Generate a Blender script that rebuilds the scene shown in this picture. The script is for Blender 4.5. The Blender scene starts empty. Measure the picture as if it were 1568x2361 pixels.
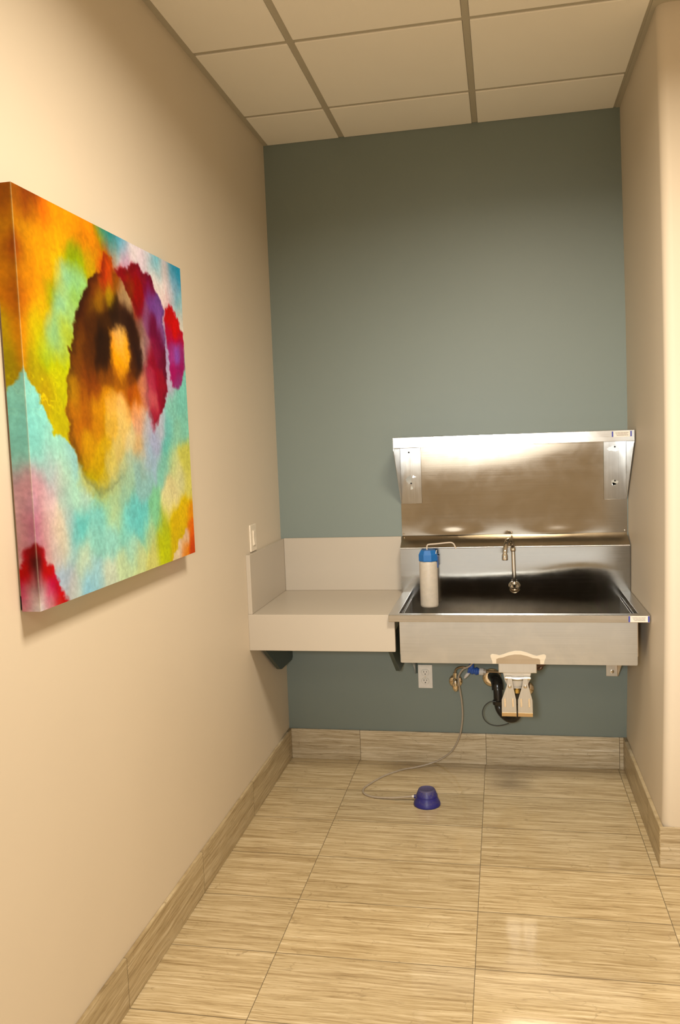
import bpy, bmesh, math, random
import numpy as np
from mathutils import Vector, Matrix

random.seed(7)
COL = bpy.context.scene.collection
PI = math.pi

# ------------------------------------------------------------------ dimensions (metres; x right, y into the alcove, z up)
W, H = 1.6084, 2.969            # alcove width, ceiling height
BACK = 0.0                      # back wall plane
END = -0.90                     # where the right wall turns the corner
REAR, FAR = -6.6, 3.6           # rest of the room behind the camera
TILE = 0.6096

def bow(z):                     # the right wall is not perfectly plumb
    return 0.020 * math.sin(PI * max(0.0, min(1.0, z / H)))

# ------------------------------------------------------------------ object helpers
def tag(o, label=None, cat=None, group=None, kind=None):
    if label: o['label'] = label
    if cat: o['category'] = cat
    if group: o['group'] = group
    if kind: o['kind'] = kind
    return o

def thing(name, label, cat, loc, group=None):
    o = bpy.data.objects.new(name, None)
    COL.objects.link(o)
    o.location = loc
    o.empty_display_size = 0.05
    return tag(o, label, cat, group)

def world_origin(o):
    v = Vector((0, 0, 0))
    while o is not None:
        v += o.location
        o = o.parent
    return v

def obj(name, bm, m, parent=None, smooth=False, label=None, origin=None):
    """links a bmesh (built in world coordinates) as one mesh object"""
    off = world_origin(parent) if parent is not None else Vector(origin or (0, 0, 0))
    bmesh.ops.recalc_face_normals(bm, faces=bm.faces)
    bmesh.ops.translate(bm, verts=bm.verts, vec=-off)
    me = bpy.data.meshes.new(name)
    bm.to_mesh(me); bm.free()
    ms = m if isinstance(m, (list, tuple)) else [m]
    for x in ms: me.materials.append(x)
    if smooth:
        for p in me.polygons: p.use_smooth = True
        try: me.set_sharp_from_angle(angle=math.radians(40))
        except Exception: pass
    o = bpy.data.objects.new(name, me)
    COL.objects.link(o)
    if parent is not None: o.parent = parent
    else: o.location = off
    if label: o['label'] = label
    return o

def struct(name, bm, m, parent=None, smooth=False):
    o = obj(name, bm, m, parent, smooth)
    if parent is None: o['kind'] = 'structure'
    return o

def box(bm, x0, x1, y0, y1, z0, z1, bev=0.0, seg=2):
    vs = [bm.verts.new(c) for c in ((x0,y0,z0),(x1,y0,z0),(x1,y1,z0),(x0,y1,z0),(x0,y0,z1),(x1,y0,z1),(x1,y1,z1),(x0,y1,z1))]
    fs = [bm.faces.new([vs[i] for i in q]) for q in ((0,3,2,1),(4,5,6,7),(0,1,5,4),(1,2,6,5),(2,3,7,6),(3,0,4,7))]
    if bev > 0:
        es = list({e for f in fs for e in f.edges})
        bmesh.ops.bevel(bm, geom=es, offset=bev, segments=seg, profile=0.5, affect='EDGES')
    return bm

def B(): return bmesh.new()

def boxbm(*a, **k): return box(B(), *a, **k)

def prism(bm, pts, axis, a, b, bev=0.0):
    """polygon pts in the two other axes, extruded along axis from a to b"""
    def P(p, c):
        if axis == 'x': return (c, p[0], p[1])
        if axis == 'y': return (p[0], c, p[1])
        return (p[0], p[1], c)
    v0 = [bm.verts.new(P(p, a)) for p in pts]; v1 = [bm.verts.new(P(p, b)) for p in pts]
    n = len(pts); fs = [bm.faces.new(v0), bm.faces.new(v1)]
    for i in range(n): fs.append(bm.faces.new((v0[i], v0[(i+1)%n], v1[(i+1)%n], v1[i])))
    if bev > 0:
        es = list({e for f in fs for e in f.edges})
        bmesh.ops.bevel(bm, geom=es, offset=bev, segments=2, profile=0.5, affect='EDGES')
    return bm

def lathe(bm, prof, centre=(0,0,0), axis='z', seg=40, sx=1.0, sy=1.0):
    rings = []
    for r, h in prof:
        ring = []
        for k in range(seg):
            a = 2*PI*k/seg
            u, v = r*math.cos(a)*sx, r*math.sin(a)*sy
            if axis == 'z': c = (u, v, h)
            elif axis == 'y': c = (u, h, v)
            else: c = (h, u, v)
            ring.append(bm.verts.new((c[0]+centre[0], c[1]+centre[1], c[2]+centre[2])))
        rings.append(ring)
    for i in range(len(rings)-1):
        for k in range(seg):
            bm.faces.new((rings[i][k], rings[i][(k+1)%seg], rings[i+1][(k+1)%seg], rings[i+1][k]))
    bm.faces.new(rings[0]); bm.faces.new(rings[-1])
    return bm

def smooth_path(pts, n=8, closed=False):
    P = [Vector(p) for p in pts]; out = []
    m = len(P); rng = m if closed else m-1
    for i in range(rng):
        p1, p2 = P[i], P[(i+1) % m]
        p0 = P[i-1] if (i > 0 or closed) else p1*2-p2
        p3 = P[(i+2) % m] if (i+2 < m or closed) else p2*2-p1
        for k in range(n):
            t = k/n
            out.append(0.5*((2*p1)+(p2-p0)*t+(2*p0-5*p1+4*p2-p3)*t*t+(3*p1-p0-3*p2+p3)*t**3))
    if not closed: out.append(P[-1])
    return out

def tube(bm, pts, r, seg=12, n=8, closed=False, radii=None, straight=False):
    path = [Vector(p) for p in pts] if straight else smooth_path(pts, n, closed)
    m = len(path)
    R = (lambda i: r) if radii is None else (lambda i: radii(i/(m-1)))
    t0 = (path[1]-path[0]).normalized()
    up = Vector((0,0,1)) if abs(t0.z) < 0.9 else Vector((1,0,0))
    nrm = (up - t0*up.dot(t0)).normalized(); rings = []
    for i in range(m):
        a = path[i-1] if (i > 0 or closed) else path[i]
        b = path[(i+1) % m] if (i < m-1 or closed) else path[i]
        t = (b-a).normalized()
        nrm = (nrm - t*nrm.dot(t)).normalized(); bi = t.cross(nrm)
        rings.append([bm.verts.new(path[i]+(nrm*math.cos(2*PI*k/seg)+bi*math.sin(2*PI*k/seg))*R(i)) for k in range(seg)])
    for i in range(m if closed else m-1):
        A_, B_ = rings[i], rings[(i+1) % m]
        for k in range(seg): bm.faces.new((A_[k], A_[(k+1)%seg], B_[(k+1)%seg], B_[k]))
    if not closed: bm.faces.new(rings[0]); bm.faces.new(rings[-1])
    return bm

def ellipsoid(bm, c, rx, ry, rz, u=24, v=14):
    ret = bmesh.ops.create_uvsphere(bm, u_segments=u, v_segments=v, radius=1.0)
    bmesh.ops.scale(bm, vec=(rx, ry, rz), verts=ret['verts'])
    bmesh.ops.translate(bm, vec=c, verts=ret['verts'])
    return bm

def screw_bm(c, r, h=0.003, axis='y', sgn=-1):
    prof = [(r, 0), (r*0.98, sgn*h*0.35), (r*0.75, sgn*h*0.85), (r*0.35, sgn*h)]
    return lathe(B(), prof, c, axis, 18)

def sheet(bm, nx, nz, f):
    """grid surface; f(u,v) -> point"""
    g = [[bm.verts.new(f(i/nx, j/nz)) for i in range(nx+1)] for j in range(nz+1)]
    for j in range(nz):
        for i in range(nx): bm.faces.new((g[j][i], g[j][i+1], g[j+1][i+1], g[j+1][i]))
    return bm

# ------------------------------------------------------------------ material helpers
def s2l(c):
    c = c/255.0
    return c/12.92 if c <= 0.04045 else ((c+0.055)/1.055)**2.4
def rgb(r, g, b): return (s2l(r), s2l(g), s2l(b), 1.0)

class NT:
    def __init__(s, name):
        s.m = bpy.data.materials.new(name); s.m.use_nodes = True
        s.t = s.m.node_tree; s.n = s.t.nodes; s.l = s.t.links
        s.n.clear()
        s.out = s.n.new('ShaderNodeOutputMaterial'); s.b = s.n.new('ShaderNodeBsdfPrincipled')
        s.l.new(s.b.outputs[0], s.out.inputs[0])
    def node(s, t, **k):
        n = s.n.new(t)
        for a, v in k.items(): setattr(n, a, v)
        return n
    def put(s, sock, v):
        if hasattr(v, 'is_output') or isinstance(v, bpy.types.NodeSocket): s.l.new(v, sock)
        else: sock.default_value = v
    def math(s, op, a, b=None, c=None, clamp=False):
        n = s.node('ShaderNodeMath', operation=op); n.use_clamp = clamp
        s.put(n.inputs[0], a)
        if b is not None: s.put(n.inputs[1], b)
        if c is not None: s.put(n.inputs[2], c)
        return n.outputs[0]
    def pos(s): return s.node('ShaderNodeTexCoord').outputs['Object']
    def xyz(s, v):
        n = s.node('ShaderNodeSeparateXYZ'); s.l.new(v, n.inputs[0]); return n.outputs
    def comb(s, x, y, z):
        n = s.node('ShaderNodeCombineXYZ'); s.put(n.inputs[0], x); s.put(n.inputs[1], y); s.put(n.inputs[2], z); return n.outputs[0]
    def noise(s, vec, scale, detail=3, rough=0.55, dist=0.0):
        n = s.node('ShaderNodeTexNoise'); s.put(n.inputs['Vector'], vec)
        n.inputs['Scale'].default_value = scale; n.inputs['Detail'].default_value = detail
        n.inputs['Roughness'].default_value = rough; n.inputs['Distortion'].default_value = dist
        return n.outputs['Fac']
    def ramp(s, fac, stops):
        n = s.node('ShaderNodeValToRGB'); s.put(n.inputs[0], fac); e = n.color_ramp.elements
        while len(e) < len(stops): e.new(0.5)
        for i, (p, c) in enumerate(stops): e[i].position = p; e[i].color = c if len(c) == 4 else (*c, 1)
        return n.outputs[0]
    def mix(s, fac, a, b, mode='MIX'):
        n = s.node('ShaderNodeMix', data_type='RGBA', blend_type=mode)
        s.put(n.inputs[0], fac); s.put(n.inputs[6], a); s.put(n.inputs[7], b); return n.outputs[2]
    def bump(s, h, strength=0.2, dist=0.001):
        n = s.node('ShaderNodeBump'); s.put(n.inputs['Height'], h)
        n.inputs['Strength'].default_value = strength; n.inputs['Distance'].default_value = dist
        s.l.new(n.outputs[0], s.b.inputs['Normal'])
    def set(s, **k):
        for a, v in k.items(): s.put(s.b.inputs[a.replace('_', ' ')], v)
        return s.m

def paint(name, col, rough=0.6, amt=0.03, scale=220, spec=0.35, bstr=0.12):
    t = NT(name); p = t.pos()
    n1 = t.noise(p, 1.3, 3); n2 = t.noise(p, scale, 2)
    c = tuple(col[:3])
    lo = tuple(x*(1-amt) for x in c); hi = tuple(min(1, x*(1+amt)) for x in c)
    t.set(Base_Color=t.ramp(n1, [(0.3, lo), (0.7, hi)]), Roughness=rough)
    t.b.inputs['Specular IOR Level'].default_value = spec
    t.bump(n2, bstr, 0.0006)
    return t.m

def plastic(name, col, rough=0.4, sss=0.0, spec=0.5):
    t = NT(name); p = t.pos(); n = t.noise(p, 60, 3)
    c = tuple(col[:3])
    t.set(Base_Color=t.ramp(n, [(0.25, tuple(x*0.93 for x in c)), (0.75, tuple(min(1, x*1.05) for x in c))]),
          Roughness=t.math('MULTIPLY_ADD', n, 0.15, rough-0.07))
    t.b.inputs['Specular IOR Level'].default_value = spec
    if sss:
        t.b.inputs['Subsurface Weight'].default_value = sss
        t.b.inputs['Subsurface Radius'].default_value = (0.03, 0.02, 0.012)
    return t.m

def steel(name, col=(0.60, 0.57, 0.53), rough=0.20, grain='x', var=0.08, aniso=0.35, smudge=0.1):
    """brushed stainless: long fine grain lines in one direction, faint smudges"""
    t = NT(name); p = t.pos(); x, y, z = t.xyz(p)[0:3]
    if grain == 'x': v = t.comb(t.math('MULTIPLY', x, 3.0), t.math('MULTIPLY', y, 500.0), t.math('MULTIPLY', z, 500.0))
    else: v = t.comb(t.math('MULTIPLY', x, 500.0), t.math('MULTIPLY', y, 500.0), t.math('MULTIPLY', z, 3.0))
    g = t.noise(v, 1.0, 2); cl = t.noise(p, 9.0, 4, 0.6, 0.6)
    c = tuple(col)
    base = t.ramp(g, [(0.25, tuple(k*(1-var) for k in c)), (0.75, tuple(min(1, k*(1+var)) for k in c))])
    base = t.mix(t.math('MULTIPLY', t.ramp(cl, [(0.45, (0, 0, 0)), (0.75, (1, 1, 1))]), smudge), base, (0.85, 0.82, 0.76, 1))
    r = t.math('ADD', t.math('MULTIPLY_ADD', g, 0.07, rough-0.035), t.math('MULTIPLY', t.math('SUBTRACT', cl, 0.5), 0.10))
    t.set(Base_Color=base, Metallic=1.0, Roughness=r)
    t.b.inputs['Anisotropic'].default_value = aniso
    if aniso: t.l.new(t.comb(1.0, 0.0, 0.0), t.b.inputs['Tangent'])      # polish lines spread highlights sideways
    t.bump(g, 0.03, 0.0003)
    return t.m

def chrome(name, col=(0.78, 0.74, 0.68), rough=0.06):
    t = NT(name); p = t.pos(); n = t.noise(p, 40, 2)
    t.set(Base_Color=t.ramp(n, [(0.3, tuple(k*0.95 for k in col)), (0.7, col)]), Metallic=1.0, Roughness=t.math('MULTIPLY_ADD', n, 0.05, rough-0.02))
    return t.m

def travertine(name, ua, va, su, sv, ou, ov, grout=0.0022, seed=0.0, tint=(1, 1, 1), rough=0.07, spec=0.5, jv=True):
    """vein-cut stone tile: veins run along u; su, sv = tile size, ou, ov = a joint's position on each axis"""
    t = NT(name); q = t.xyz(t.pos())
    ax = {'x': 0, 'y': 1, 'z': 2}
    u, v = q[ax[ua]], q[ax[va]]
    fu = t.math('DIVIDE', t.math('SUBTRACT', u, ou), su); fv = t.math('DIVIDE', t.math('SUBTRACT', v, ov), sv)
    iu, iv = t.math('FLOOR', fu), t.math('FLOOR', fv)
    wn = t.node('ShaderNodeTexWhiteNoise', noise_dimensions='3D'); t.l.new(t.comb(iu, iv, seed+0.37), wn.inputs['Vector'])
    rv = wn.outputs['Value']; rc = t.xyz(wn.outputs['Color'])
    # tile-local coordinates with a random shift for every tile
    uu = t.math('MULTIPLY_ADD', rc[0], 7.0, u); vv = t.math('MULTIPLY_ADD', rc[1], 9.0, v)
    wob = t.noise(t.comb(t.math('MULTIPLY', uu, 5.0), t.math('MULTIPLY', vv, 14.0), seed), 1.0, 3)
    vw = t.math('MULTIPLY_ADD', wob, 0.020, vv)
    a = t.noise(t.comb(t.math('MULTIPLY', uu, 4.2), t.math('MULTIPLY', vw, 110.0), seed), 1.0, 4, 0.62)
    b = t.noise(t.comb(t.math('MULTIPLY', uu, 9.0), t.math('MULTIPLY', vw, 320.0), seed+3), 1.0, 3, 0.6)
    d = t.noise(t.comb(t.math('MULTIPLY', uu, 1.2), t.math('MULTIPLY', vw, 30.0), seed+5), 1.0, 3, 0.5)
    k = t.noise(t.comb(t.math('MULTIPLY', uu, 13.0), t.math('MULTIPLY', vw, 170.0), seed+8), 1.0, 3, 0.7)
    f = t.math('ADD', t.math('ADD', t.math('MULTIPLY', a, 0.5), t.math('MULTIPLY', b, 0.27)), t.math('MULTIPLY', d, 0.23))
    T = lambda r, g, b_: (r*tint[0], g*tint[1], b_*tint[2], 1)
    base = t.ramp(f, [(0.35, T(0.22, 0.155, 0.075)), (0.43, T(0.385, 0.295, 0.17)), (0.50, T(0.50, 0.405, 0.255)), (0.57, T(0.605, 0.51, 0.35)), (0.68, T(0.76, 0.68, 0.53))])
    dark = t.ramp(k, [(0.585, (0, 0, 0)), (0.68, (1, 1, 1))])           # short dark streaks
    base = t.mix(t.math('MULTIPLY', dark, 0.70), base, T(0.25, 0.185, 0.10))
    # hairline cracks crossing the veins
    vn = t.node('ShaderNodeTexVoronoi', feature='DISTANCE_TO_EDGE'); vn.inputs['Scale'].default_value = 1.0
    cw = t.noise(t.comb(t.math('MULTIPLY', uu, 14.0), t.math('MULTIPLY', vv, 40.0), seed), 1.0, 2)
    t.l.new(t.comb(t.math('MULTIPLY_ADD', cw, 0.5, t.math('MULTIPLY', uu, 6.5)), t.math('MULTIPLY', vv, 2.6), seed), vn.inputs['Vector'])
    cm = t.noise(t.comb(t.math('MULTIPLY', uu, 8.0), t.math('MULTIPLY', vv, 16.0), seed+2), 1.0, 2)
    crack = t.math('MULTIPLY', t.math('LESS_THAN', vn.outputs['Distance'], 0.010), t.ramp(cm, [(0.52, (0, 0, 0)), (0.66, (1, 1, 1))]))
    base = t.mix(t.math('MULTIPLY', crack, 0.40), base, T(0.24, 0.18, 0.10))
    base = t.mix(1.0, base, t.ramp(rv, [(0.0, (0.92, 0.92, 0.92)), (1.0, (1.06, 1.06, 1.06))]), 'MULTIPLY')
    def edge(fr, size, grout=grout):
        fr = t.math('FRACT', fr)
        dd = t.math('MINIMUM', fr, t.math('SUBTRACT', 1.0, fr))
        return t.math('LESS_THAN', t.math('MULTIPLY', dd, size), grout*0.5)
    g = edge(fu, su)
    if jv: g = t.math('MAXIMUM', g, t.math('MULTIPLY', edge(fv, sv, grout*1.5), 0.85))
    base = t.mix(g, base, (0.16, 0.125, 0.075, 1))
    t.set(Base_Color=base, Roughness=t.math('ADD', t.math('MULTIPLY', g, 0.5), t.math('MULTIPLY_ADD', a, 0.05, rough-0.02)))
    t.b.inputs['Specular IOR Level'].default_value = spec
    t.bump(t.math('MULTIPLY', g, -1.0), 0.4, 0.001)
    return t.m

M = {}
M['wall'] = paint('wall_paint_beige', (0.70, 0.615, 0.50), 0.55, 0.02, spec=0.3)
M['teal'] = paint('wall_paint_teal', (0.205, 0.248, 0.228), 0.46, 0.03, spec=0.5)
M['tealmetal'] = paint('bracket_paint_dark_teal', (0.055, 0.075, 0.068), 0.4, 0.04)
M['counter'] = paint('counter_laminate_beige', (0.52, 0.462, 0.385), 0.34, 0.025, 900, 0.45, 0.03)
M['tile'] = paint('ceiling_tile', (0.97, 0.93, 0.85), 0.9, 0.02, 300, 0.1, 0.3)
M['grid'] = paint('ceiling_grid', (0.50, 0.455, 0.36), 0.5, 0.02)
M['caulk'] = paint('caulk', (0.75, 0.68, 0.56), 0.5)
M['floor'] = travertine('floor_travertine', 'x', 'y', TILE, TILE/2, 0.3533, -1.272, tint=(1.13, 1.11, 1.06), rough=0.09, spec=0.4)
M['base_x'] = travertine('baseboard_travertine_back', 'x', 'z', TILE, 2.0, 0.359, -0.5, seed=11, tint=(1.18, 1.22, 1.32), jv=False, rough=0.34)  # same stone; cooler, brighter tint carries the neutral light at the back
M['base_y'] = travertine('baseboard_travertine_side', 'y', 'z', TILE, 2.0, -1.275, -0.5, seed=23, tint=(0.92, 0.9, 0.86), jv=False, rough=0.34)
M['steel'] = steel('stainless_brushed', (0.56, 0.545, 0.515), rough=0.24, aniso=0.8)
M['steel_ledge'] = steel('stainless_ledge', (0.40, 0.33, 0.235), rough=0.32, aniso=0.0)  # brown base colour stands in for the dark reflection on the ledge
M['steel_grey'] = steel('stainless_dull', (0.46, 0.455, 0.435), rough=0.15, grain='z', aniso=0.8)
M['steel_panel'] = steel('stainless_panel', (0.43, 0.40, 0.345), rough=0.105, aniso=0.8, smudge=0.06, var=0.04)
M['steel_splash'] = steel('stainless_splash', (0.35, 0.345, 0.325), rough=0.13, aniso=0.85, smudge=0.06, var=0.04)
M['steel_apron'] = steel('stainless_apron', (0.585, 0.60, 0.605), rough=0.38, var=0.08, aniso=0.6, smudge=0.25)
M['steel_shelf'] = steel('stainless_shelf', (0.50, 0.475, 0.43), rough=0.17, aniso=0.7)
M['steel_dark'] = steel('stainless_basin_inside', (0.47, 0.40, 0.33), rough=0.20)
M['weld_light'] = steel('stainless_weld_bloom', (0.86, 0.80, 0.68), rough=0.34, aniso=0.0)
M['weld_dark'] = steel('stainless_weld_tint', (0.50, 0.42, 0.32), rough=0.30, aniso=0.0)
M['zinc'] = steel('zinc_plate', (0.66, 0.665, 0.665), rough=0.36, grain='z', var=0.05)
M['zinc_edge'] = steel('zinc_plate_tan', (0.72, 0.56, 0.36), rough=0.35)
M['chrome'] = chrome('chrome')
M['chrome_warm'] = chrome('chrome_warm', (0.80, 0.70, 0.56), 0.12)
M['brass'] = chrome('brass', (0.62, 0.42, 0.12), 0.22)
M['milky'] = plastic('milky_plastic', (0.64, 0.575, 0.485), 0.42, 0.35)
M['lidblue'] = plastic('lid_blue_plastic', (0.015, 0.16, 0.50), 0.38)
M['clipblue'] = plastic('clip_blue_plastic', (0.01, 0.06, 0.25), 0.4)
M['tubemetal'] = plastic('dispensing_tube_beige', (0.66, 0.56, 0.45), 0.3)
M['navy'] = None
M['hose'] = plastic('clear_hose', (0.42, 0.36, 0.29), 0.22)
M['white'] = plastic('white_plastic', (0.82, 0.79, 0.74), 0.32)
M['ivory'] = plastic('ivory_plastic', (0.80, 0.72, 0.60), 0.35)
M['dark'] = plastic('dark_slot', (0.02, 0.018, 0.015), 0.5)
M['black'] = plastic('black_abs', (0.012, 0.012, 0.012), 0.22)
M['tie'] = plastic('cable_tie_black', (0.05, 0.055, 0.055), 0.4)
M['bluetape'] = plastic('blue_tape', (0.03, 0.10, 0.42), 0.45)
M['whitetape'] = plastic('white_tape', (0.66, 0.63, 0.60), 0.5)
M['copper'] = chrome('dull_copper', (0.20, 0.13, 0.105), 0.35)
M['pipe'] = chrome('supply_pipe_bronze', (0.45, 0.37, 0.29), 0.25)
M['braid'] = chrome('braided_hose', (0.16, 0.13, 0.11), 0.35)
M['label'] = plastic('label_paper', (0.82, 0.75, 0.66), 0.45)
M['labelblue'] = plastic('label_blue', (0.04, 0.05, 0.36), 0.45)
M['labelink'] = plastic('label_ink', (0.30, 0.26, 0.24), 0.6)
M['smear'] = steel('adhesive_smear', (0.95, 0.95, 0.92), rough=0.5, aniso=0.0)
M['smear_dull'] = plastic('adhesive_smear_dull', (0.55, 0.54, 0.48), 0.35)

# dusty navy plastic for the foot pump: dust gathers on faces that look up
t = NT('pump_navy_dusty'); q = t.xyz(t.pos())
geo = t.node('ShaderNodeNewGeometry'); nz = t.xyz(geo.outputs['Normal'])[2]
n = t.noise(t.pos(), 160, 3)
dust = t.math('MULTIPLY', t.ramp(t.math('ADD', nz, t.math('MULTIPLY', t.math('SUBTRACT', n, 0.5), 0.5)), [(0.34, (0, 0, 0)), (0.50, (1, 1, 1))]), 0.50)
zb = t.ramp(t.math('MULTIPLY', q[2], 20.0), [(0.25, (0, 0, 0)), (0.45, (1, 1, 1))])
t.set(Base_Color=t.mix(t.math('MULTIPLY', dust, zb), (0.022, 0.022, 0.20, 1), (0.13, 0.115, 0.12, 1)), Roughness=t.math('MULTIPLY_ADD', dust, 0.5, 0.35))
M['navy'] = t.m

CAM_LOC = (1.07514, -3.95487, 1.57268)
CAM_YPR = (0.193446, -0.085272, -0.038937)
CAM_F = 1932.93

# ================================================================== THE ROOM
bm = B(); box(bm, -0.3, FAR, REAR, 0.25, -0.08, 0.0)
struct('floor', bm, M['floor'])
bm = B(); box(bm, -0.15, 0.0, REAR, 0.15, 0.0, H+0.05)
struct('wall_left', bm, M['wall'])
bm = B(); box(bm, 0.0, W+0.15, 0.0, 0.12, 0.0, H+0.05)
struct('wall_back', bm, M['teal'])
# right wall: runs forward, rounds a bullnose corner and turns right
plan = [(W, 0.0), (W, -0.3), (W, -0.6), (W, END+0.035)]
for k in range(1, 9):
    a = PI/2*k/9
    plan.append((W+0.035*(1-math.cos(a)), END+0.035-0.035*math.sin(a)))
plan += [(W+0.035, END), (W+0.4, END), (FAR, END)]
bm = B(); nz = 24; rows = []
for j in range(nz+1):
    z = (H+0.05)*j/nz
    rows.append([bm.verts.new((x+(bow(z) if x < W+0.2 else 0), y, z)) for x, y in plan])
for j in range(nz):
    for i in range(len(plan)-1): bm.faces.new((rows[j][i], rows[j][i+1], rows[j+1][i+1], rows[j+1][i]))
struct('wall_right', bm, M['wall'], smooth=True)
bm = B(); box(bm, FAR, FAR+0.1, REAR, END, 0.0, H+0.05)
struct('wall_far_right', bm, M['wall'])
bm = B(); box(bm, -0.15, FAR+0.1, REAR-0.1, REAR, 0.0, H+0.05)
struct('wall_rear', bm, M['wall'])

# suspended ceiling: grid of tees, tegular tiles hanging a little below the grid
GX = [0.376-TILE, 0.376, 0.376+TILE, 0.376+2*TILE, 0.376+3*TILE, 0.376+4*TILE, 0.376+5*TILE]
GY = [-0.357+TILE] + [-0.357-TILE*k for k in range(0, 12)]
bm = B(); tw = 0.012
for i in range(len(GX)-1):
    for j in range(len(GY)-1):
        x0, x1 = max(GX[i]+tw+0.001, 0.022), min(GX[i+1]-tw-0.001, FAR-0.02)
        y1, y0 = min(GY[j]-tw-0.001, -0.002), max(GY[j+1]+tw+0.001, REAR)
        lim = W - 0.016
        if y1 > END and x1 > lim:
            if y0 > END-0.02: x1 = min(x1, lim)
            else:
                x1 = x1
        if x1 - x0 < 0.03 or y1-y0 < 0.01: continue
        # pieces crossing the corner of the right wall are cut there
        cuts = [(x0, x1, y0, y1)]
        if y1 > END and y0 < END and x1 > lim:
            cuts = [(x0, min(x1, lim), END-0.022, y1), (x0, x1, y0, END-0.022)]
        for (a0, a1, b0, b1) in cuts:
            if a1-a0 > 0.02 and b1-b0 > 0.01: box(bm, a0, a1, b0, b1, H-0.002, H+0.02, 0.002, 1)
ce = struct('ceiling', bm, M['tile'])
bm = B()
box(bm, -0.1, FAR, REAR, 0.05, H+0.021, H+0.05)
struct('ceiling_deck', bm, M['grid'], ce)
bm = B()
for x in GX[1:]:
    if x < W: box(bm, x-tw, x+tw, REAR, -0.001, H+0.002, H+0.02)
    else: box(bm, x-tw, x+tw, REAR, END-0.02, H+0.002, H+0.02)
for y in GY[1:]:
    box(bm, 0.0, (W+0.0 if y > END else FAR), y-tw, y+tw, H+0.0025, H+0.02)
struct('ceiling_tee', bm, M['grid'], ce)
bm = B()
box(bm, 0.0, 0.022, REAR, 0.0, H-0.001, H+0.02)
box(bm, W-0.016, W+0.01, END-0.022, 0.0, H-0.001, H+0.02)
box(bm, W+0.01, FAR, END-0.022, END+0.06, H-0.0012, H+0.02)
struct('ceiling_wall_angle', bm, M['grid'], ce)

# stone skirting
HB, TB = 0.151, 0.0115
bm = B(); box(bm, TB, W-TB, -TB, 0.0, 0.0, HB, 0.002)
struct('baseboard_back', bm, M['base_x'])
bm = B(); box(bm, 0.0, TB, REAR, 0.0, 0.0, HB, 0.003)
struct('baseboard_left', bm, M['base_y'])
bm = B(); box(bm, W-TB, W+0.003, END-TB, 0.0, 0.0, HB, 0.003)
struct('baseboard_right', bm, M['base_y'])
bm = B(); box(bm, W-TB+0.0015, FAR, END-TB-0.0005, END+0.0, 0.0, HB-0.0005, 0.003)
struct('baseboard_front', bm, M['base_x'])
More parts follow.
